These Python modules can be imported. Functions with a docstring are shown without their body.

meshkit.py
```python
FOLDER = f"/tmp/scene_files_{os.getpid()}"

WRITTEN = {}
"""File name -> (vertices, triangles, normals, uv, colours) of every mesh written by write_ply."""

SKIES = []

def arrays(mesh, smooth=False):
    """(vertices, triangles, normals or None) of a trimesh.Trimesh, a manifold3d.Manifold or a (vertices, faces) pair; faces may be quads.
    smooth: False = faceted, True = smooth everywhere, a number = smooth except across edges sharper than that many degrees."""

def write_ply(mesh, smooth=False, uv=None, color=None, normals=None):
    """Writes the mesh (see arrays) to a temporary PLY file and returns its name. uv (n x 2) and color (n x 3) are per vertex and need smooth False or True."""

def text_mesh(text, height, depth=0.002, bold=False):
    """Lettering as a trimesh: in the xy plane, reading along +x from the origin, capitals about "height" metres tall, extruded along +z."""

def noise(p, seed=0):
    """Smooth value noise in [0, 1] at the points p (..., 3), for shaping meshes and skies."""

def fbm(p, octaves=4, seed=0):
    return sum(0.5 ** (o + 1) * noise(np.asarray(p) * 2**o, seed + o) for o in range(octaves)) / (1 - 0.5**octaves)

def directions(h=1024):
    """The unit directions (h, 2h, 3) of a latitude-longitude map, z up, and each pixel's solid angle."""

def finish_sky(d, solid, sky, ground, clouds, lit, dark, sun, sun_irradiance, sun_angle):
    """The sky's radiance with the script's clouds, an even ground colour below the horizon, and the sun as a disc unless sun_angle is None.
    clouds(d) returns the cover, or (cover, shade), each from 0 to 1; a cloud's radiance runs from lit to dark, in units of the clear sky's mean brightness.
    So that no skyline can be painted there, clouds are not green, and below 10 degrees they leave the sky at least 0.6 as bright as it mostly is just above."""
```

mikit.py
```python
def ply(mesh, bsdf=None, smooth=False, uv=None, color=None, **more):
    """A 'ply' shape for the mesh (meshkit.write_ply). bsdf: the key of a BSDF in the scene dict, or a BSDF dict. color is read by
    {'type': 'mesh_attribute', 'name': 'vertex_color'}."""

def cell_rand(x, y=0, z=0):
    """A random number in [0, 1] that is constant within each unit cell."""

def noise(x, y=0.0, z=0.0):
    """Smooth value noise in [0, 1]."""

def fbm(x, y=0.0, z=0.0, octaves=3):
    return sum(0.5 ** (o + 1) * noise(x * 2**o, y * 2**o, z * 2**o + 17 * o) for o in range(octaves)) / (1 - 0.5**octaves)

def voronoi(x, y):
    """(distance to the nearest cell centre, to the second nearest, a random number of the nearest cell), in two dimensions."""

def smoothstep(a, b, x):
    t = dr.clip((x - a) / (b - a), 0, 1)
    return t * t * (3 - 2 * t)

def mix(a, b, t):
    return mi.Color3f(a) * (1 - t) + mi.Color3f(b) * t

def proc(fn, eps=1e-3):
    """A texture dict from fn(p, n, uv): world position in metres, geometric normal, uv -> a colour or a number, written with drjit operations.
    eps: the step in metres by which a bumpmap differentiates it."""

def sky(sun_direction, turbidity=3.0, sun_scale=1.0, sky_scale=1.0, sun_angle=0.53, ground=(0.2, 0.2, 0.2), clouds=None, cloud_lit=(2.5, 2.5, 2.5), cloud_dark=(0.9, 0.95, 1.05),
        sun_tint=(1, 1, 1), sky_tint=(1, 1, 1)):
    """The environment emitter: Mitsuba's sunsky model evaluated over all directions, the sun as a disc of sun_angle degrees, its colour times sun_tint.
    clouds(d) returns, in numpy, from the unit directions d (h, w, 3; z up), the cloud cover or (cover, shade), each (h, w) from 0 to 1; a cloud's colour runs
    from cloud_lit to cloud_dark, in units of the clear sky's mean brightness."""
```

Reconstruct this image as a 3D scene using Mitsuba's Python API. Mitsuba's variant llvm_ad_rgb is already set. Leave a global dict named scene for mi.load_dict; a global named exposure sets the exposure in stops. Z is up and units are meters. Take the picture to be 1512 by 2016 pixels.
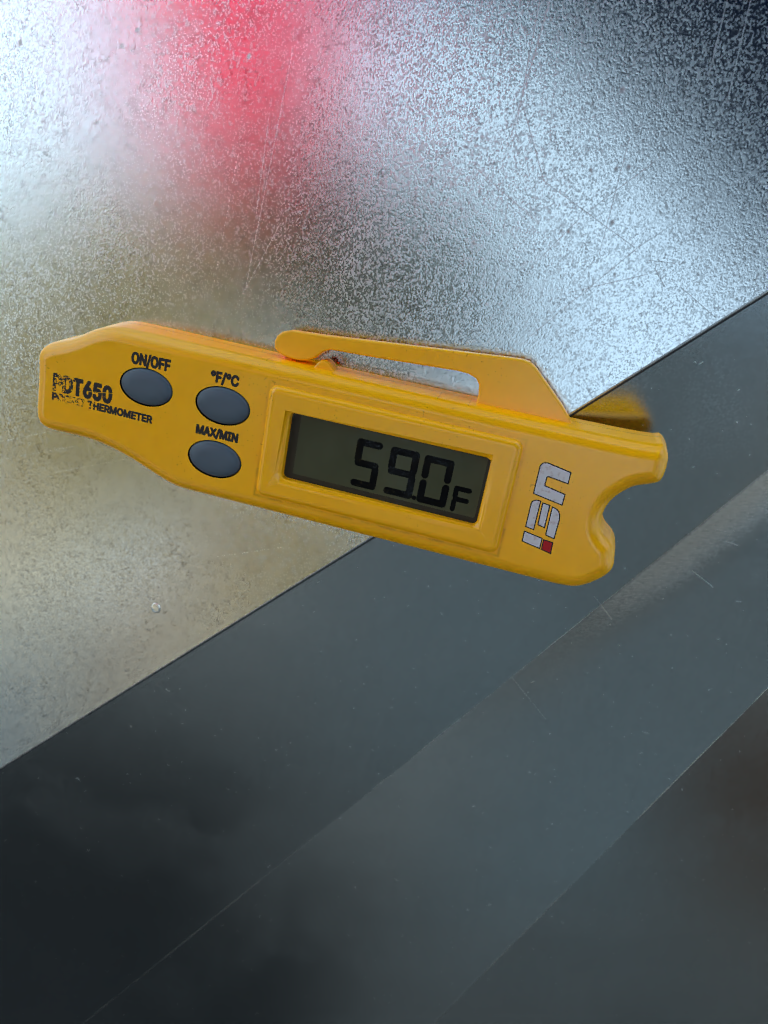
import math, random
import numpy as np, trimesh, manifold3d as m3
import drjit as dr
import mitsuba as mi
import mikit, meshkit
from shapely.geometry import Polygon, box, Point, LineString
from shapely.ops import unary_union
from shapely import affinity

rng = np.random.default_rng(7)
scene, labels = {}, {}

# ------------------------------------------------------------------ frames
# thermometer frame, millimetres: x along its length, y across it, z out of its face (face z = 0, sheet z = -12)
R = np.array([[0.9595, 0.1821, -0.215], [-0.2391, 0.9298, -0.2799], [0.1489, 0.32, 0.9356]])
u_, _, v_ = np.linalg.svd(R); R = u_ @ v_                         # thermometer frame -> upright frame of the photographer's view
UP = np.array([.25, .30, .92]); UP /= np.linalg.norm(UP)          # the vertical
XW = np.array([1, 0, 0.]) - UP[0] * UP; XW /= np.linalg.norm(XW)
W = np.array([XW, np.cross(UP, XW), UP]) @ R                      # thermometer frame -> world
ORIGIN = np.array([0, 0, 1.0])                                    # it lies a metre above the ground
def to_w(p): return np.asarray(p, float) @ W.T * 1e-3 + ORIGIN
M4 = np.eye(4); M4[:3, :3] = W * 1e-3; M4[:3, 3] = ORIGIN
PLACE = mi.ScalarTransform4f(M4.tolist())

# ------------------------------------------------------------------ camera, sky, exposure
CAM = np.array([25.32, 54.4, 159.06])                             # 170 mm from the face
AX = R.T @ np.array([0, 0, -1.0]); CUP = R.T @ np.array([0, 1.0, 0])
scene['camera'] = {'type': 'thinlens', 'fov': 2 * math.degrees(math.atan(756 / 1514)), 'fov_axis': 'x', 'near_clip': 0.01, 'far_clip': 300.0,
    'aperture_radius': 0.0007, 'focus_distance': 0.168,
    'to_world': mi.ScalarTransform4f().look_at(origin=to_w(CAM).tolist(), target=to_w(CAM + AX * 100).tolist(), up=(W @ CUP).tolist())}
exposure = 3.75
OUT = np.array([-.66, -.751]); SIDE = np.array([.751, -.66])      # ground directions: out from under the added canopy, and along its edge
def clouds(d):
    p = d * np.array([2.6, 2.6, 4.2])
    c = meshkit.fbm(p + 42.34, 5, 3)
    return np.clip((c - .38) / .20, 0, 1), np.clip((meshkit.fbm(p * 1.7 + 75.98, 3, 8) - .35) * 1.2, 0, .6)
scene['sky'] = mikit.sky([.63, .72, .175], turbidity=3, clouds=clouds, cloud_lit=(2.35, 3.15, 3.75), cloud_dark=(1.3, 1.8, 2.5), sun_tint=(1, 1.22, 1.85))

# ------------------------------------------------------------------ helpers
def add(key, mesh, bsdf, smooth=False, local=True, label=None, **more):
    n, k = 1, key
    while k in scene:
        k = f'{key}_{n:03d}'; n += 1
    if local:
        more['to_world'] = PLACE
    scene[k] = mikit.ply(mesh, bsdf, smooth=smooth, **more)
    if label: labels[k] = {'label': label}
    return k
def tri(poly):
    v, f = trimesh.creation.triangulate_polygon(poly, engine='earcut')
    return np.asarray(v), np.asarray(f)
def polys(g): return [p for p in getattr(g, 'geoms', [g]) if p.geom_type == 'Polygon' and p.area > 1e-5]
def rings(poly, prof, holes=None, step=.45):
    """A moulding: the polygon inset by d at height z for each (d, z) of the profile, closed by a flat top; only edges, no bottom."""
    from shapely import segmentize, line_locate_point, line_interpolate_point, points
    c = np.array(segmentize(poly.exterior, step).coords)[:-1]
    if not poly.exterior.is_ccw: c = c[::-1]
    n = len(c); i = np.arange(n); j = (i + 1) % n; rows = []
    for d, z in prof:
        if d:
            ln = poly.buffer(-d, quad_segs=24).exterior
            q = line_interpolate_point(ln, line_locate_point(ln, points(c)))
            p = np.array([(k.x, k.y) for k in q])
        else: p = c
        rows.append(np.c_[p, np.full(n, z)])
    f = [np.vstack([np.c_[i + k * n, j + k * n, j + k * n + n], np.c_[i + k * n, j + k * n + n, i + k * n + n]]) for k in range(len(rows) - 1)]
    parts = [trimesh.Trimesh(np.vstack(rows), np.vstack(f), process=False)]
    top = Polygon(rows[-1][:, :2]).buffer(0)
    if holes is not None: top = top.difference(holes)
    for q in polys(top):
        v, f = tri(q)
        parts.append(trimesh.Trimesh(np.c_[v, np.full(len(v), prof[-1][1])], f, process=False))
    m = trimesh.util.concatenate(parts)
    m.merge_vertices(digits_vertex=4)
    m.update_faces(m.nondegenerate_faces(height=1e-6))
    fl = m.face_normals[:, 2] < -1e-6
    m.faces[fl] = m.faces[fl][:, ::-1]
    return trimesh.Trimesh(m.vertices, m.faces, process=False)
def flat(poly, z, th=0.03):
    return trimesh.util.concatenate([trimesh.creation.extrude_polygon(q, th, engine='earcut').apply_translation([0, 0, z]) for q in polys(poly)])
def wall_of(poly, z0, z1, flip=False):
    out = []
    for q in polys(poly):
        c = np.array(q.exterior.coords)[:-1]; n = len(c); i = np.arange(n); j = (i + 1) % n
        v = np.vstack([np.c_[c, np.full(n, z0)], np.c_[c, np.full(n, z1)]])
        out.append(trimesh.Trimesh(v, np.vstack([np.c_[i, j, j + n], np.c_[i, j + n, i + n]]), process=False))
    return trimesh.util.concatenate(out)
def chaikin(p, n=2):
    p = np.asarray(p, float)
    for _ in range(n):
        q = np.roll(p, -1, 0)
        p = np.stack([.75 * p + .25 * q, .25 * p + .75 * q], 1).reshape(-1, 2)
    return p
def rrect(x0, y0, x1, y1, r): return box(x0 + r, y0 + r, x1 - r, y1 - r).buffer(r, quad_segs=10)
def letters(text, x, y, h, width, grow=0.0):
    """Lettering as one flat shape: baseline from (x, y), capitals h tall, squeezed to the width."""
    m = meshkit.text_mesh(text, 10.0, 1.0, bold=True)
    low = np.abs(m.face_normals[:, 2] + 1) < 1e-3
    g = unary_union([Polygon(t[:, :2]).buffer(1e-4) for t in m.triangles[low] if np.linalg.norm(np.cross(t[1] - t[0], t[2] - t[0])) > 1e-8])
    x0, _, x1, _ = g.bounds
    g = affinity.affine_transform(g, [width / (x1 - x0), 0, 0, h / 10.0, x - x0 * width / (x1 - x0), y])
    return g.buffer(grow, join_style=2).simplify(0.01)

# ------------------------------------------------------------------ materials
EX, EY, EZ = W.T * 1e3                                            # rows that give the thermometer frame's x, y, z in mm from world metres
def loc2(p, a=EX, b=EY, o=ORIGIN):
    q = [p.x - o[0], p.y - o[1], p.z - o[2]]
    return sum(float(c) * v for c, v in zip(a, q)), sum(float(c) * v for c, v in zip(b, q))
def seg_mask(x, y, segs, w):
    best = mi.Float(0)
    for k, s in enumerate(segs):
        ax, ay, bx, by = map(float, s); dx, dy = bx - ax, by - ay; L2 = dx * dx + dy * dy
        t = dr.clip(((x - ax) * dx + (y - ay) * dy) / L2, 0, 1)
        d2 = dr.square(x - ax - t * dx) + dr.square(y - ay - t * dy)
        ww = w * (0.55 + 0.7 * ((k * 37) % 10) / 10)
        best = dr.maximum(best, (0.45 + 0.55 * ((k * 53) % 10) / 10) * (.4 if k >= 19 else 1.0) * dr.exp(-d2 / (ww * ww)))
    return best
SCR = [(-13.6, 70.5, 24.3, 85.8), (9.6, 85.8, 17.2, 72.7), (17.2, 72.7, 38.0, 63.6), (22.0, 42.7, 38.6, 63.7), (38.6, 63.7, 57.6, 82.8), (27.8, 69.3, 38.1, 80.5),
    (18.7, 56.2, 25.9, 67.1), (9.3, 82.5, 8.6, 103.7), (8.7, 79.6, 10.5, 103.9), (31.5, 61.1, 31.5, 83.1), (20.4, 91.4, 20.5, 105.2), (42.7, 95.4, 42.2, 107.8),
    (47.3, 91.7, 46.2, 108.3), (27.5, 52.7, 41.9, 59.1), (41.1, 61.7, 46.5, 62.1), (43.0, 60.3, 45.9, 57.3), (48.8, 57.9, 57.2, 53.4), (2.9, 73.0, 18.1, 64.7),
    (11.0, 67.5, 11.4, 61.5), (-39.2, 88.2, -43.1, 39.7), (-48.4, 67.8, -51.4, 32.4), (-36.9, 55.1, -43.6, 38.5), (-42.5, 75.7, -42.7, 56.3), (-95.9, 85.6, -96.5, 77.5),
    (-96.5, 77.5, -93.4, 76.2), (-84.6, 80.1, -56.0, 91.6), (-107.1, 78.4, -97.8, 83.8), (-104.8, -15.8, -83.1, -6.9), (-88.4, -15.3, -68.8, -6.9), (-41.9, -26.6, -24.2, -19.1),
    (-21.5, -23.5, -13.6, -10.7), (-104.9, -10.9, -87.6, -3.5), (-8.8, 99.8, -11.5, 87.8), (13.4, 99.2, 16.8, 78.0), (-13.9, 16.6, -18.9, 9.3)]
PITS = [(25.7, 76.3), (30.5, 77.2), (32.7, 77.9), (32.4, 67.4), (22.9, 64.1), (24.4, 64.3), (5.8, 58.6), (27.8, 91.0), (-82.8, 68.4), (-82.2, 68.7), (-74.3, 88.0), (-77.6, 84.5),
    (35.5, 57.9), (-5.0, 57.4), (-48.5, 86.4), (-102.1, 81.8), (-21.4, 92.2)]
def pit_mask(x, y):
    best = mi.Float(0)
    for k, (a, b) in enumerate(PITS):
        best = dr.maximum(best, dr.exp(-(dr.square(x - a) + dr.square((y - b) * .8)) / (0.06 + 0.03 * (k % 4))))
    return best
def grain(x, y):
    return mikit.noise(x * 3.7 + 40, y * 3.1 + 40, 3.1) * .6 + mikit.noise(x * 6.6, y * 5.8, 8.7) * .4
def sheet_alpha(p, n, uv):
    x, y = loc2(p)
    g = grain(x, y)
    a = 0.036 + 0.075 * mikit.smoothstep(.44, .72, g) * (.65 + .6 * mikit.smoothstep(.35, .65, mikit.fbm(x * .028 + 3, y * .028, 1.7, 2))) + 0.02 * mikit.fbm(x * .06, y * .06, 1.0, 2)
    a = a + .22 * seg_mask(x, y, SCR, .09) + .25 * pit_mask(x, y)
    return dr.clip(a, .05, .6)
def sheet_color(p, n, uv):
    x, y = loc2(p)
    g = grain(x, y)
    dark = mikit.smoothstep(.55, .72, g) * .22
    speck = mikit.smoothstep(.80, .90, mikit.noise(x * 1.9 + 9, y * 1.9, 5.5)) * mikit.smoothstep(.45, .62, mikit.fbm(x * .09, y * .09, 4.4, 2))
    fleck = mikit.smoothstep(.56, .74, mikit.noise(x * 3.6 + 70, y * 3.1, 9.3)) * (.35 + .65 * mikit.smoothstep(.36, .60, mikit.fbm(x * .35 + 5, y * .35, 2.6, 3))) * .85
    dark = dr.maximum(dr.maximum(dark, fleck), dr.maximum(.55 * speck, .75 * pit_mask(x, y)))
    return mi.Color3f(.67, .69, .70) * (1 - dark) + mi.Color3f(.30, .29, .29) * dark
def sheet_bump(p, n, uv):
    x, y = loc2(p)
    ripple = mikit.noise(x * 1.1, y * .45, 2.2)
    w = .8 + .7 * mikit.smoothstep(.35, .65, mikit.fbm(x * .028 + 3, y * .028, 1.7, 2))
    return w * (grain(x, y) * 1.25 + ripple * .15) + mikit.noise(x * .12, y * .1, 6.6) * .9 - .5 * seg_mask(x, y, SCR, .16) - pit_mask(x, y)
def conductor(alpha, color, bump=None, scale=0.0, eps=1e-4):
    b = {'type': 'roughconductor', 'material': 'none', 'distribution': 'beckmann', 'alpha': alpha, 'specular_reflectance': color}
    if bump is not None: b = {'type': 'bumpmap', 'arbitrary': mikit.proc(bump, eps=eps), 'scale': scale, 'bsdf': b}
    return {'type': 'twosided', 'bsdf': b}
def rgb(*c): return {'type': 'rgb', 'value': list(c)}
scene['mat_sheet'] = conductor(mikit.proc(sheet_alpha), mikit.proc(sheet_color), sheet_bump, 1.25e-5)

# folded panels: e runs along the fold, m down the panel
E0 = np.array([-102.3, -113.24, -12.0]); ED = np.array([167.34, 173.71, 0.0]); ED /= np.linalg.norm(ED)
N2 = np.array([.2, -.19, .96]); N2 -= (N2 @ ED) * ED; N2 /= np.linalg.norm(N2)
MD = np.cross(ED, N2)
FE, FM = (W @ ED) * 1e3, (W @ MD) * 1e3
FO = to_w(E0)
FS = [(152.5, 121.4, 152.2, 166.2), (145.5, 57.2, 146.0, 73.1), (176.4, 46.3, 176.7, 54.6), (199.5, 52.2, 201.2, 57.6), (209.6, 49.3, 211.2, 51.4), (204.1, 64.6, 205.1, 65.4),
    (166.0, 88.5, 167.3, 89.9), (201.2, 57.6, 201.4, 58.6)]
def panel_alpha(p, n, uv):
    x, y = loc2(p, FE, FM, FO)
    da = y - (37.4 + (225.0 - x) * .2408)
    scuff = mikit.smoothstep(0.2, 1.5, da) * (1 - mikit.smoothstep(3, 13, da)) * mikit.smoothstep(135, 205, x) * (.35 + .65 * mikit.fbm(x * .9 + y * .5, y * 3.2 - x * 2.0, 3.3, 3))
    return dr.clip(.06 + .16 * scuff + .025 * mikit.smoothstep(.45, .75, mikit.fbm(x * .045, y * .045, 2.0, 4)) + .22 * mikit.smoothstep(.955, .98, mikit.noise(x * .9, y * .9, 9.1)) + .02 * mikit.noise(x * 2.2, y * 2.2, 1.0) + .22 * seg_mask(x, y, FS, .15), .03, .6)
def panel_color(p, n, uv):
    x, y = loc2(p, FE, FM, FO)
    d = mikit.fbm(x * .03, y * .05, 7.0, 3)
    da = y - (37.4 + (225.0 - x) * .2408)
    brown = mikit.smoothstep(0.0, 1.0, da) * (1 - mikit.smoothstep(2, 16, da)) * mikit.smoothstep(110, 215, x)
    return mikit.mix((.57, .585, .57), (.64, .635, .61), d) * mikit.mix((1, 1, 1), (.92, .76, .64), brown)
def panel_bump(p, n, uv):
    x, y = loc2(p, FE, FM, FO)
    return mikit.noise(x * 1.3, y * 1.3, 4.0) * .3 + mikit.fbm(x * .035, y * .05, 1.5, 2) * 9 - .5 * seg_mask(x, y, FS, .16)
scene['mat_panel'] = conductor(mikit.proc(panel_alpha), mikit.proc(panel_color), panel_bump, 1.2e-5)
scene['mat_lip'] = conductor(mikit.proc(lambda p, n, uv: .16 + .2 * mikit.noise(p.x * 900, p.y * 900, p.z * 900)), rgb(.62, .60, .60))
scene['mat_bend'] = conductor(.22, rgb(.50, .48, .46))
scene['mat_drop'] = conductor(0.06, rgb(.85, .86, .88))
scene['mat_seam_shade'] = {'type': 'twosided', 'bsdf': {'type': 'roughplastic', 'diffuse_reflectance': rgb(.03, .027, .03), 'alpha': .3}}  # near-black colour stands in for the shade in the panel gap

def yellow(p, n, uv):
    x, y = loc2(p)
    d = mikit.fbm(x * .16, y * .16, 3.3, 3)
    spot = mikit.smoothstep(.90, .95, mikit.noise(x * 2.1 + 3, y * 2.1, 2.0)) * mikit.smoothstep(.5, .7, mikit.noise(x * .13, y * .13, 9.0))
    c = mikit.mix((.94, .395, .001), (.97, .425, .002), d)
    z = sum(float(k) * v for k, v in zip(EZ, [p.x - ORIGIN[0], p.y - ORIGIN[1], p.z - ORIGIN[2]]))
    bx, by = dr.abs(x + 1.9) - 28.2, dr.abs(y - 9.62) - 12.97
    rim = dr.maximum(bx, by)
    groove_shade = dr.exp(-dr.square((rim - .12) / .3)) * mikit.smoothstep(-.3, .25, -z + .3) * (.3 + .7 * mikit.smoothstep(.3, .7, mikit.fbm(x * .5, y * .5, 8.0, 3)))  # shade in the groove round the display, painted into the colour
    groove_shade = groove_shade * dr.select(dr.maximum(bx, by) > 1.2, 0.0, 1.0) * dr.select(y < 3, 1.0, .35)
    part = dr.exp(-dr.square((z + 8.2) / .12)) * .5
    return c * (1 - .35 * spot) * (1 - .32 * groove_shade) * (1 - part)
def yellow_rough(p, n, uv):
    x, y = loc2(p)
    return .16 + .12 * mikit.fbm(x * .5, y * .5, 5.5, 3)
def plastic_bump(p, n, uv):
    x, y = loc2(p)
    return mikit.noise(x * 4, y * 4, 1.0) + mikit.noise(x * .35, y * .35, 6.0) * .8
def plastic(col, rough, spec=.5, bump=True):
    b = {'type': 'principled', 'base_color': col, 'roughness': rough, 'specular': spec}
    if bump: b = {'type': 'bumpmap', 'arbitrary': mikit.proc(plastic_bump, eps=1e-4), 'scale': 3e-6, 'bsdf': b}
    return {'type': 'twosided', 'bsdf': b}
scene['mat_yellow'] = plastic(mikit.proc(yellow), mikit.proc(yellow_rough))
scene['mat_rubber'] = plastic(rgb(.068, .088, .110), .48, .4)
scene['mat_ink'] = plastic(rgb(.012, .008, .010), .5, .3, False)
scene['mat_white'] = plastic(mikit.proc(lambda p, n, uv: mikit.mix((.60, .54, .54), (.52, .40, .38), mikit.smoothstep(.55, .8, mikit.fbm(loc2(p)[0] * 1.6, loc2(p)[1] * 1.6, 1.0, 3)))), .5, .3, False)
scene['mat_red_print'] = plastic(rgb(.42, .006, .008), .5, .3, False)
scene['mat_screen'] = plastic(mikit.proc(lambda p, n, uv: mikit.mix((.050, .050, .021), (.066, .065, .032), mikit.fbm(loc2(p)[0] * .2, loc2(p)[1] * .2, 2.0, 3))), .6, .2, False)
scene['mat_screen_edge'] = plastic(rgb(.022, .016, .006), .5, .3, False)
scene['mat_segment'] = {'type': 'twosided', 'bsdf': {'type': 'diffuse', 'reflectance': rgb(.006, .006, .006)}}
scene['mat_glass'] = {'type': 'thindielectric', 'int_ior': 1.07}
def stone(p, n, uv): return mikit.mix((.34, .35, .34), (.42, .43, .42), mikit.fbm(p.x * 1.5, p.y * 1.5, 0.0, 4))
def matte(c): return {'type': 'twosided', 'bsdf': {'type': 'diffuse', 'reflectance': c}}
scene['mat_ground'] = matte(mikit.proc(stone))
scene['mat_canopy'] = matte(rgb(.028, .045, .10))
scene['mat_wall'] = matte(rgb(.14, .15, .17))
scene['mat_cabinet'] = matte(rgb(.35, .345, .325))
scene['mat_cabinet_blue'] = matte(rgb(.26, .295, .30))
scene['mat_drawer'] = matte(rgb(.18, .176, .168))
scene['mat_board'] = matte(rgb(.13, .08, .055))
scene['mat_black'] = matte(rgb(.05, .05, .05))
scene['mat_banner'] = matte(rgb(.60, .004, .055))
scene['mat_pole'] = matte(rgb(.10, .10, .10))
scene['mat_bark'] = matte(rgb(.10, .075, .05))
scene['mat_leaf_tan'] = matte(rgb(.235, .24, .14))
scene['mat_leaf_dark'] = matte(rgb(.045, .055, .04))
scene['mat_yard'] = matte(rgb(.25, .29, .31))
scene['mat_render'] = matte(rgb(.55, .54, .50))

# ------------------------------------------------------------------ large structure: guessed and added surroundings for the metal to mirror
def wbox(key, bsdf, s, t, z, label=None):
    """A box in the ground frame: s = (s0, s1) out from under the added canopy, t along its edge, z height."""
    v = []
    m = trimesh.creation.box(bounds=[[s[0], t[0], z[0]], [s[1], t[1], z[1]]])
    p = m.vertices
    q = np.c_[p[:, :1] * OUT + p[:, 1:2] * SIDE, p[:, 2]]
    return add(key, trimesh.Trimesh(q, m.faces, process=False), bsdf, local=False, label=label)
def ubox(key, bsdf, lo, hi, label=None): return add(key, trimesh.creation.box(bounds=[lo, hi]), bsdf, local=False, label=label)
g = trimesh.creation.box(bounds=[[-120, -120, -.3], [120, 120, 0]])
add('ground', g, 'mat_ground', local=False); labels['ground'] = {'label': 'pale concrete yard mirrored along the lower left of the sheet', 'kind': 'structure'}
wbox('added_awning__cloth', 'mat_canopy', (-.55, 1.04), (-1.5, 1.5), (2.60, 2.62))  # unseen canopy added to mirror dark, standing in for the person leaning over
for t in (-1.45, 1.45): wbox('added_awning__post', 'mat_pole', (-.55, -.50), (t - .03, t + .03), (0, 2.599))
labels['added_awning'] = {'label': 'dark blue canopy added out of view to darken the top right corner of the sheet', 'category': 'added_awning'}
ubox('added_mat', 'mat_black', [-2.2, -1.55, .004], [2.6, 1.2, .016])  # added to darken the ground mirrored in the folds
labels['added_mat'] = {'label': 'black mat added on the ground to darken what the folds mirror', 'category': 'mat'}
wbox('sun_block_house__wall', 'mat_render', (-9, -5), (-9, 9), (0, 3.2))  # unseen building added to keep direct sun off the sheet
wbox('sun_block_house__roof', 'mat_wall', (-9.2, -4.8), (-9.2, 9.2), (3.203, 3.35))
labels['sun_block_house'] = {'label': 'unseen pale building added behind the sheet to keep the sun off it', 'category': 'sun_block_house'}

# ------------------------------------------------------------------ the sheet metal
def quad(pts): return trimesh.Trimesh(np.array(pts), [[0, 1, 2], [0, 2, 3]], process=False)
NM = np.array([-ED[1], ED[0], 0.0])                               # in the top sheet, away from the fold
def edge(t): return E0 + ED * t
def solid(a, b, c, d, th, nrm):
    """A plate with the corners a-b-c-d on its upper side."""
    top = np.array([a, b, c, d]); v = np.vstack([top, top - nrm * th])
    f = [[0, 1, 2], [0, 2, 3], [4, 6, 5], [4, 7, 6]] + sum([[[i, i + 4, (i + 1) % 4 + 4], [i, (i + 1) % 4 + 4, (i + 1) % 4]] for i in range(4)], [])
    m = trimesh.Trimesh(v, f, process=False); m.fix_normals(); return m
T0, T1, TH = -160.0, 420.0, 0.8
Z = np.array([0, 0, 1.0])
add('sheet_metal_box__top_panel', solid(edge(T0), edge(T1), edge(T1) + NM * 340, edge(T0) + NM * 340, TH, Z), 'mat_sheet', label='bright speckled galvanised top panel with scratches')
labels['sheet_metal_box'] = {'label': 'scratched galvanised sheet metal with folded sides under the yellow thermometer', 'category': 'sheet metal'}
lt = np.linspace(T0, T1, 500); la = np.radians(np.linspace(0, 75, 7)); LR = .55
wob = .14 * (meshkit.fbm(np.c_[lt * .35, lt * 0, lt * 0 + 3.3], 4, 5) - .5) + .10 * (meshkit.fbm(np.c_[lt * 2.2, lt * 0, lt * 0 + 7.3], 2, 6) - .5)
lv_ = np.stack([edge(0) + np.outer(lt, ED) - np.outer(LR * math.sin(a) + wob * math.sin(a), NM) - Z * (LR * (1 - math.cos(a)) - .004) for a in la], 1).reshape(-1, 3)
li, lj = np.meshgrid(np.arange(499), np.arange(6), indexing='ij'); lq = (li * 7 + lj).ravel()
add('sheet_metal_box__top_panel__lip', trimesh.Trimesh(lv_, np.vstack([np.c_[lq, lq + 7, lq + 8], np.c_[lq, lq + 8, lq + 1]]), process=False), 'mat_lip', smooth=True)
def fp(e, m, drop=0.0): return E0 + ED * e + MD * m - Z * 0.0 - N2 * drop
# fold lines in (e, m): A and B
def at_line(e, p, q): return p[1] + (q[1] - p[1]) * (e - p[0]) / (q[0] - p[0])
A = [(225.1, 38.0), (-87.9, 113.4)]; B = [(199.4, 91.4), (51.8, 162.7)]
DROP = 0.9
def fold(P, axis_o, axis_d, deg):
    r = trimesh.transformations.rotation_matrix(math.radians(deg), axis_d, axis_o)
    return trimesh.transform_points(P, r)
F2, F3 = -9.0, 8.0
a0, a1 = fp(T0, at_line(T0, *A), DROP), fp(330, at_line(330, *A), DROP)
add('sheet_metal_box__folded_panel', solid(fp(T0, -1.2, DROP), fp(330, -1.2, DROP), a1, a0, TH, N2), 'mat_panel', label='dark upper fold reaching under the thermometer tail')
dA = (a1 - a0) / np.linalg.norm(a1 - a0)
b0, b1 = fp(T0, at_line(T0, *B), DROP), fp(300, at_line(300, *B), DROP)
b0, b1 = fold(np.array([b0, b1]), a0, dA, F2)
n3 = np.cross(dA, b1 - a1); n3 /= np.linalg.norm(n3); n3 *= np.sign(n3 @ N2)
add('sheet_metal_box__folded_panel', solid(a0, a1, b1, b0, TH, n3), 'mat_panel', label='dark middle fold between the two diagonal creases')
dB = (b1 - b0) / np.linalg.norm(b1 - b0)
c0, c1 = fp(T0, 520, DROP), fp(330, 520, DROP)
c0, c1 = fold(fold(np.array([c0, c1]), a0, dA, F2), b0, dB, F3)
n4 = np.cross(dB, c1 - b1); n4 /= np.linalg.norm(n4); n4 *= np.sign(n4 @ N2)
add('sheet_metal_box__folded_panel', solid(b0, b1, c1, c0, TH, n4), 'mat_panel', label='dark lowest fold in the bottom right corner')
def bead(p, q, key, r, seed):
    t = np.linspace(0, 1, 260); L = np.linalg.norm(q - p); d = (q - p) / L
    side = np.cross(N2, d); side /= np.linalg.norm(side); up = np.cross(d, side)
    w = .35 * (meshkit.fbm(np.c_[t * L * .3, t * 0, t * 0 + seed], 4, seed) - .5) * r * 3
    a = np.radians(np.linspace(0, 180, 9))
    fade = np.clip((meshkit.fbm(np.c_[t * L * .06, t * 0, t * 0 + seed * 3.1], 4, seed + 9) - .36) * 4, .05, 1)[:, None, None]
    V = (p + np.outer(t, q - p))[:, None] + fade * (np.cos(a)[None, :, None] * side * r + np.sin(a)[None, :, None] * up * r * .45) + (w[:, None, None] * side) * .5
    i, j = np.meshgrid(np.arange(259), np.arange(8), indexing='ij'); k = (i * 9 + j).ravel()
    add(key, trimesh.Trimesh(V.reshape(-1, 3), np.vstack([np.c_[k, k + 9, k + 10], np.c_[k, k + 10, k + 1]]), process=False), 'mat_bend', smooth=True)
bead(a0, a1, 'sheet_metal_box__folded_panel_001__bend', .09, 3)
bead(b0, b1, 'sheet_metal_box__folded_panel_002__bend', .2, 4)
add('sheet_metal_box__seam_shade', solid(fp(T0, -.6, .45), fp(T1, -.6, .45), fp(T1, 1.5, .7), fp(T0, .75, .7), .5, N2), 'mat_seam_shade', label='thin black strip standing in for the shade in the joint along the edge of the bright panel')  # dark strip put in for the shadow under the panel edge
rv = trimesh.creation.icosphere(4, 1.0); rv.vertices *= [1.35, 1.45, .26]
rv.vertices += .12 * (meshkit.fbm(rv.vertices * 1.7 + 5, 3, 2) - .5)[:, None]
rv.apply_translation([-57.2, -45.8, -12.0])
add('sheet_metal_box__metal_drop', rv, 'mat_drop', smooth=True, label='small shiny bead near the lower left edge')

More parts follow.
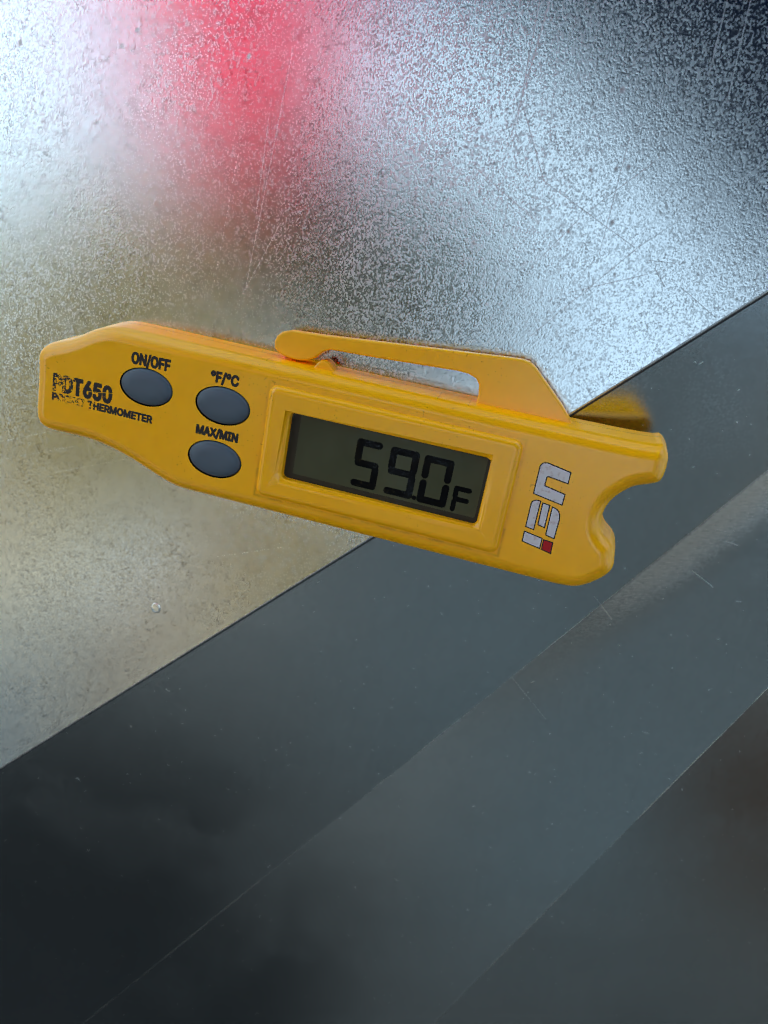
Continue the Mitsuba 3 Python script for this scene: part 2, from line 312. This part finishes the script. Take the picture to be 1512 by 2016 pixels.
# ------------------------------------------------------------------ the thermometer
labels['pocket_thermometer'] = {'label': 'yellow plastic pocket thermometer with grey buttons and a display reading 59.0 F', 'category': 'thermometer'}
TOP = [(-88.3, 14.6), (-88.4, 16.9), (-87.4, 18.7), (-85.8, 20.1), (-84.0, 21.0), (-80.5, 22.2), (-77.8, 23.6), (-74.6, 25.6), (-71.6, 26.9), (-69.2, 27.5), (-66.0, 27.7), (-57.6, 27.7), (-40, 27.6),
    (-10, 27.5), (20, 27.5), (40, 27.6), (48.5, 27.8), (50.6, 28.0), (51.9, 28.05)]
REST = [(52.7, 28.1), (54.08, 26.93), (54.94, 25.5), (55.21, 23.11), (55.08, 20.83), (54.63, 19.75), (52.55, 18.8), (50.16, 17.92), (48.9, 16.87), (47.23, 15.1), (46.33, 13.51), (45.74, 11.89), (45.57, 10.0),
    (45.8, 8.24), (46.51, 6.9), (47.56, 5.88), (48.81, 5.07), (49.71, 3.99), (50.46, 1.93), (50.87, 0.13), (50.62, -1.48), (49.36, -3.26), (47.26, -5.2), (45.14, -6.62), (42.82, -7.27), (38.92, -7.47),
    (31.66, -7.43), (17.59, -7.4), (3.4, -7.4), (-16.31, -7.4), (-33.93, -7.35), (-46.0, -7.4), (-49.64, -7.3), (-53.17, -6.49), (-56.41, -5.3), (-60.73, -3.71), (-63.42, -2.84), (-67.48, -1.8), (-71.52, -1.1),
    (-75.33, -0.9), (-79.62, -1.0), (-83.14, -1.1), (-85.08, -0.81), (-86.47, 0.0), (-87.3, 1.3), (-87.7, 3.3), (-87.6, 7.61), (-87.5, 12.0)]
rest = Polygon(REST + [(-60, 10)]).buffer(0)
rp = np.array(REST); d = np.gradient(rp, axis=0); nr = np.c_[-d[:, 1], d[:, 0]]; nr /= np.linalg.norm(nr, axis=1)[:, None]
OUTLINE = Polygon(chaikin(np.vstack([TOP, rp + nr * .65]), 2)).buffer(0).buffer(.4).buffer(-.4).simplify(.01)
def ell(cx, cy, a, b, n=72):
    t = np.linspace(0, 2 * np.pi, n, endpoint=False); return Polygon(np.c_[cx + a * np.cos(t), cy + b * np.sin(t)])
BUTTONS = [(-58.94, 15.19), (-40.3, 15.02), (-40.74, 2.46)]
WIN = rrect(-24.35, 2.05, 20.3, 17.3, 1.1)
holes = unary_union([ell(x, y, 6.55, 4.3) for x, y in BUTTONS] + [rrect(-26, .5, 22, 18.8, 1.5)])
prof = [(.35, -12), (.05, -11.5), (0, -11.0), (.68, -3.6)] + [(.7 + 3.4 * (1 - math.cos(t)), -3.4 + 3.4 * math.sin(t)) for t in np.radians([0, 8, 16, 24, 32, 40, 48, 56, 64, 72, 80, 86, 90])]
add('pocket_thermometer__body', rings(OUTLINE, prof, holes), 'mat_yellow', smooth=32)
v, f = tri(OUTLINE.buffer(-.35))
scene.pop('pocket_thermometer__body')
bm = trimesh.util.concatenate([rings(OUTLINE, prof, holes), trimesh.Trimesh(np.c_[v, np.full(len(v), -12.0)], f[:, ::-1], process=False)])
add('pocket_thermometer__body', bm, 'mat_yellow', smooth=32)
add('pocket_thermometer__body__button_rim', trimesh.util.concatenate([wall_of(ell(x, y, 6.55, 4.3), -1.6, 0) for x, y in BUTTONS]), 'mat_ink', smooth=True)
for (x, y), what in zip(BUTTONS, ('oval grey button under ON/OFF, the leftmost', 'oval grey button between °F/°C and MAX/MIN', 'oval grey button under MAX/MIN, the lowest')):
    e = ell(x, y + .05, 6.28, 4.05)
    pr = [(0, -1.6), (0.001, -.25)] + [(.06 + 2.9 * (1 - math.cos(t)), -.22 + 1.0 * math.sin(t)) for t in np.radians([0, 10, 20, 30, 40, 50, 60, 68, 76, 83, 90])]
    add('pocket_thermometer__button', rings(e, pr), 'mat_rubber', smooth=40, label=what)
# display: raised surround, chamfered window, cover, screen, characters
pad = rrect(-30.1, -3.35, 26.3, 22.6, 2.2)
pr = [(0, -.5), (.25, .05), (.45, .55), (.7, .9), (1.0, 1.12), (1.4, 1.26), (1.9, 1.3)]
bz = rings(pad, pr, WIN.buffer(1.45))
ch = []
lv = [(WIN.buffer(1.45), 1.3), (WIN.buffer(.25), .62), (WIN, .35)]
for (a, za), (b, zb) in zip(lv[:-1], lv[1:]):
    keep = {tuple(np.round(p, 6)) for p in b.exterior.coords}
    for q in polys(a.difference(b)):
        v, f = tri(q); ch.append(trimesh.Trimesh(np.c_[v, [zb if tuple(np.round(p, 6)) in keep else za for p in v]], f, process=False))
ch.append(wall_of(WIN, -1.4, .35))
bz = trimesh.util.concatenate([bz] + ch); bz.merge_vertices(digits_vertex=4)
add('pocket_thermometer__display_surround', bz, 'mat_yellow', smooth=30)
add('pocket_thermometer__screen', flat(box(-25, 1.4, 21, 18), -1.4, .1), 'mat_screen_edge', label='dark display reading 59.0 F')
add('pocket_thermometer__screen__panel', flat(rrect(-22.3, 3.3, 19.6, 16.9, .3), -1.29, .06), 'mat_screen')
def seg_digit(on, x, y, w, h, r):
    """A character of the display: rounded strokes within the box w by h at (x, y)."""
    x0, x1, y0, y1, ym, g = x + r, x + w - r, y + r, y + h - r, y + h / 2, r * 1.15
    S = dict(a=[(x0, y1), (x1, y1)], d=[(x0, y0), (x1, y0)], g=[(x0 + .15, ym), (x1 - .15, ym)], f=[(x0, y1), (x0, ym + g)], e=[(x0, y0), (x0, ym - g)], b=[(x1, y1), (x1, ym + g)], c=[(x1, y0), (x1, ym - g)])
    return unary_union([LineString(S[k]).buffer(r, quad_segs=5) for k in on]).buffer(.12).buffer(-.12)
chars = [('acdfg', -8.9, 3.95, 5.8, 10.9, .78), ('abcdfg', -1.25, 3.95, 6.5, 10.8, .78), ('abcdef', 6.3, 3.85, 6.6, 10.8, .78), ('aefg', 13.9, 3.6, 3.9, 5.9, .55)]
for on, x, y, w, h, r in chars:
    add('pocket_thermometer__screen__character', flat(seg_digit(on, x, y, w, h, r), -1.2, .05), 'mat_segment')
add('pocket_thermometer__screen__decimal_point', flat(ell(5.75, 4.55, .52, .52, 24), -1.19, .05), 'mat_segment')
v, f = tri(WIN.buffer(.02))
add('pocket_thermometer__display_cover', trimesh.Trimesh(np.c_[v, np.full(len(v), .25)], f, process=False), 'mat_glass')
# clip
CLIP = [(-20.8, 30.86), (-21.74, 30.01), (-22.94, 28.73), (-24.39, 28.0), (-26.21, 27.59), (-28.43, 27.59), (-30.24, 27.95), (-31.62, 28.54), (-32.34, 29.22), (-32.53, 30.54), (-32.12, 31.91), (-31.01, 33.03), (-29.37, 33.64), (-21.79, 34.09), (-6.51, 35.46), (3.46, 36.33), (12.0, 37.09), (18.42, 37.65), (21.54, 37.85), (23.17, 37.65), (24.59, 36.83), (27.82, 33.94), (31.95, 30.23), (35.05, 26.98), (35.05, 25.16), (14.03, 25.16), (14.17, 29.03), (13.86, 30.89), (12.99, 32.01), (11.29, 32.62), (8.64, 32.77), (4.24, 32.52), (-5.82, 31.96), (-11.68, 31.66), (-19.38, 31.4)]
cp = Polygon(CLIP).buffer(.25).buffer(-.5).buffer(.25).simplify(.015)
cpr = [(.4, -9.4), (.12, -9.25), (0, -8.9), (0.0005, -6.5)] + [(.45 * (1 - math.cos(t)), -6.45 + .45 * math.sin(t)) for t in np.radians([15, 35, 55, 75, 90])]
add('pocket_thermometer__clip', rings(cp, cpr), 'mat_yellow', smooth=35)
bump = Polygon(chaikin([(-23.0, 26.2), (-21.6, 28.6), (-20.4, 29.0), (-19.4, 28.7), (-17.4, 26.8), (-17.0, 26.2)], 1))
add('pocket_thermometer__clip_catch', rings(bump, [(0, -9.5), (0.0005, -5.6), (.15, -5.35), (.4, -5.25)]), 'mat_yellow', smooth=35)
# print
def worn(g, amount, x0, x1, seed, s=(.12, .42)):
    r = np.random.default_rng(seed); b = g.bounds; cut = []
    for _ in range(amount):
        x = r.uniform(x0, x1); y = r.uniform(b[1], b[3]); q = r.uniform(*s)
        t = np.linspace(0, 2 * np.pi, 9, endpoint=False); rad = q * r.uniform(.5, 1.2, 9)
        cut.append(Polygon(np.c_[x + rad * np.cos(t) * 1.2, y + rad * np.sin(t)]).buffer(0))
    return g.difference(unary_union(cut))
Zp = 0.012
add('pocket_thermometer__lettering', flat(letters('ON/OFF', -62.95, 20.0, 2.35, 9.3, .13), Zp), 'mat_ink', label='ON/OFF in black')
add('pocket_thermometer__lettering', flat(letters('°F/°C', -43.75, 20.05, 2.2, 6.5, .12), Zp), 'mat_ink', label='°F/°C in black')
add('pocket_thermometer__lettering', flat(letters('MAX/MIN', -45.85, 7.6, 1.85, 10.0, .13), Zp), 'mat_ink', label='MAX/MIN in black')
g = letters('PDT650', -82.1, 9.65, 3.6, 14.8, .2)
g = worn(g, 120, -82.2, -79.3, 3, (.06, .24)); g = worn(g, 45, -79.3, -76.3, 4, (.05, .2)); g = worn(g, 14, -76, -68, 5, (.03, .1))
g = g.difference(LineString([(-73.5, 11.0), (-67.0, 12.0)]).buffer(.06))
add('pocket_thermometer__lettering', flat(g, Zp), 'mat_ink', label='PDT650, its first letters worn away')
g = letters('POCKET THERMOMETER', -82.25, 7.25, 1.6, 25.4, .1)
g = worn(g, 150, -81.0, -72.8, 6, (.06, .26)); g = worn(g, 60, -80.5, -71.6, 8, (.06, .3)); g = worn(g, 6, -72.9, -70, 7, (.05, .15))
add('pocket_thermometer__lettering', flat(g, Zp), 'mat_ink', label='POCKET THERMOMETER, its first word nearly worn off')
LOGO = dict(U=[(36.76, 18.22), (36.83, 15.75), (32.53, 16.3), (32.31, 16.13), (32.31, 14.24), (36.81, 13.4), (36.8, 10.98), (30.45, 12.03), (30.35, 17.81), (30.43, 18.33), (30.73, 18.81), (31.25, 19.04), (31.82, 19.1)],
    E=[(32.33, 10.75), (32.42, 4.28), (30.61, 4.56), (30.5, 9.66), (30.62, 10.26), (30.96, 10.63), (31.45, 10.81), (31.88, 10.83)], F=[(32.81, 10.53), (34.37, 10.36), (34.5, 5.29), (32.97, 5.59)],
    G=[(34.93, 10.16), (35.84, 9.94), (36.49, 9.48), (36.86, 8.78), (37.06, 7.69), (37.03, 3.4), (35.1, 3.77)], I=[(30.6, 3.51), (34.62, 2.88), (34.67, 0.49), (30.67, 1.18)], D=[(34.94, 2.67), (36.98, 2.52), (37.14, -0.03), (35.04, 0.41)])
for k, pts in LOGO.items():
    q = Polygon(pts).buffer(.10, join_style=2)
    o = add('pocket_thermometer__logo', flat(q, Zp, .02), 'mat_ink')
    add(o + '__fill', flat(q.buffer(-.24, join_style=2), Zp + .02, .015), 'mat_red_print' if k == 'D' else 'mat_white', label='red square of the logo' if k == 'D' else None)

# ------------------------------------------------------------------ guessed and added things outside the frame for the metal to mirror
def polar(az, elev, dist):
    """A point at an azimuth (degrees from -x towards -y) and elevation, at a horizontal distance from the thermometer."""
    a = math.radians(az); return np.array([-math.cos(a) * dist, -math.sin(a) * dist, 1.0 + dist * math.tan(math.radians(elev))])
def tube(a, b, r0, r1=None, n=12):
    a, b = np.asarray(a, float), np.asarray(b, float)
    m = trimesh.creation.cone if r1 == 0 else None
    L = np.linalg.norm(b - a); m = trimesh.creation.cylinder(radius=1, height=L, sections=n)
    t = m.vertices[:, 2] / L + .5; r = r0 + (r0 if r1 is None else r1 - 0) * 0 + ((r0 if r1 is None else r1) - r0) * t
    m.vertices[:, :2] *= r[:, None]
    m.apply_translation([0, 0, L / 2]); m.apply_transform(trimesh.geometry.align_vectors([0, 0, 1], (b - a) / L)); m.apply_translation(a)
    return m
pa, pb = polar(25, 0, 2.7), polar(-12, 0, 2.0)
n = 40; tt = np.linspace(0, 1, n); zz = np.linspace(2.62, 3.60, 10)
gx, gz = np.meshgrid(tt, zz)
P = pa[None, None, :2] + gx[..., None] * (pb - pa)[None, None, :2]
nrm = np.array([-(pb - pa)[1], (pb - pa)[0]]); nrm /= np.linalg.norm(nrm)
P = P + nrm * (.03 * np.sin(gx * 21) * (1.2 - (gz - 2.8)))[..., None]
V = np.concatenate([P, (gz - .05 * np.sin(gx * np.pi))[..., None]], -1).reshape(-1, 3)
i, j = np.meshgrid(np.arange(n - 1), np.arange(9)); q = (j * n + i).ravel()
F = np.vstack([np.c_[q, q + 1, q + n + 1], np.c_[q, q + n + 1, q + n]])
Vb = V + np.r_[nrm, 0] * .004
add('red_banner__cloth', trimesh.Trimesh(np.vstack([V, Vb]), np.vstack([F, F[:, ::-1] + len(V)]), process=False), 'mat_banner', smooth=False, local=False)
for p in (pa, pb):
    add('red_banner__pole', tube([p[0], p[1], 0], [p[0], p[1], 3.66], .025, .02), 'mat_pole', smooth=40, local=False)
labels['red_banner'] = {'label': 'red cloth banner mirrored as the pink blur at the top of the sheet', 'category': 'banner'}
def tree(az, dist, height, crown_r, crown_h, mat, label, seed, count=4500, leaf=.16):
    r = np.random.default_rng(seed); b = polar(az, 0, dist); b[2] = 0
    c = b + [0, 0, height - crown_h * .5]
    t = [tube(b, b + [0, 0, height * .75], .05 * height * .5, .02 * height)]
    cl = []
    for k in range(26):
        d = r.normal(size=3); d /= np.linalg.norm(d); cl.append((c + d * np.array([crown_r, crown_r, crown_h * .5]) * r.uniform(.35, .85), r.uniform(.25, .45) * crown_r))
    for k in range(9):
        t.append(tube(b + [0, 0, height * r.uniform(.35, .7)], cl[k][0], .012 * height, .004 * height, 7))
    add_key = 'tree'
    k = 1
    while add_key + '__trunk' in scene: add_key = f'tree_{k:03d}'; k += 1
    add(add_key + '__trunk', trimesh.util.concatenate(t), 'mat_bark', smooth=40, local=False)
    which = r.integers(0, len(cl), count)
    o = np.array([cl[w][0] for w in which]); rad = np.array([cl[w][1] for w in which])
    d = r.normal(size=(count, 3)); d /= np.linalg.norm(d, axis=1)[:, None]
    o = o + d * (rad * r.uniform(.4, 1.05, count))[:, None] * [1, 1, max(.8, crown_h / crown_r * .4)]
    a = r.normal(size=(count, 3)); a /= np.linalg.norm(a, axis=1)[:, None]; bb = np.cross(a, r.normal(size=(count, 3))); bb /= np.linalg.norm(bb, axis=1)[:, None]
    s = leaf * r.uniform(.6, 1.3, count)[:, None]
    V = np.stack([o - a * s, o + bb * s * .45, o + a * s, o - bb * s * .45], 1).reshape(-1, 3); q = np.arange(count) * 4
    add(add_key + '__crown', trimesh.Trimesh(V, np.vstack([np.c_[q, q + 1, q + 2], np.c_[q, q + 2, q + 3]]), process=False), mat, local=False)
    labels[add_key] = {'label': label, 'category': 'tree'}
tree(30, 8.0, 5.2, 2.2, 3.2, 'mat_leaf_tan', 'tan leaved tree mirrored left of the thermometer', 21)
tree(50, 8.5, 5.6, 1.8, 3.3, 'mat_leaf_tan', 'tan leaved tree mirrored above the display', 22)
tree(31, 11.0, 12.4, 1.7, 6.6, 'mat_leaf_dark', 'dark tree mirrored under the pink blur', 23, 11000)
tree(46, 7.0, 8.7, 1.5, 3.6, 'mat_leaf_dark', 'slim dark tree added where a phone would be mirrored above the clip', 24, 11000)  # tree put in for the dark patch a phone would mirror
c = polar(50, 0, 20)
wbox('yard_wall__face', 'mat_yard', (19.0, 19.3), (-9, 9), (0, 4.6))
wbox('yard_wall__coping', 'mat_wall', (18.95, 19.35), (-9, 9), (4.603, 4.7))
labels['yard_wall'] = {'label': 'pale rendered wall mirrored at the lower left corner of the sheet', 'category': 'wall'}
ubox('added_cabinet__base', 'mat_black', [-1.1, -2.3, 0], [2.2, -1.6, .72])  # cabinet made up for the dark folds, in place of a dark-clothed person
ubox('added_cabinet__body', 'mat_cabinet', [-1.1, -2.3, .722], [2.2, -1.6, 2.1])
for k in range(4): ubox('added_cabinet__door', ('mat_cabinet', 'mat_cabinet_blue', 'mat_cabinet', 'mat_cabinet_blue')[k], [-1.05 + .815 * k, -1.598, .78], [-1.05 + .815 * k + .79, -1.575, 2.06])
ubox('added_cabinet__top', 'mat_cabinet', [-1.15, -2.33, 2.103], [2.25, -1.55, 2.15])
for k in range(4): ubox('added_cabinet__drawer', ('mat_black', 'mat_drawer', 'mat_drawer', 'mat_drawer')[k], [-1.05 + .815 * k, -1.598, .08], [-1.05 + .815 * k + .79, -1.578, .68])  # drawers coloured darker so the mirrored tone falls off downwards
ubox('added_board', 'mat_board', [.48, -1.57, .88], [1.4, -1.545, 1.28])  # board put in for a warm tint mirrored in the lowest fold
labels['added_board'] = {'label': 'brown board added against the cabinet to tint the right edge of the lowest fold', 'category': 'board'}
labels['added_cabinet'] = {'label': 'dark grey cabinet added out of view to keep the folds dark', 'category': 'cabinet'}
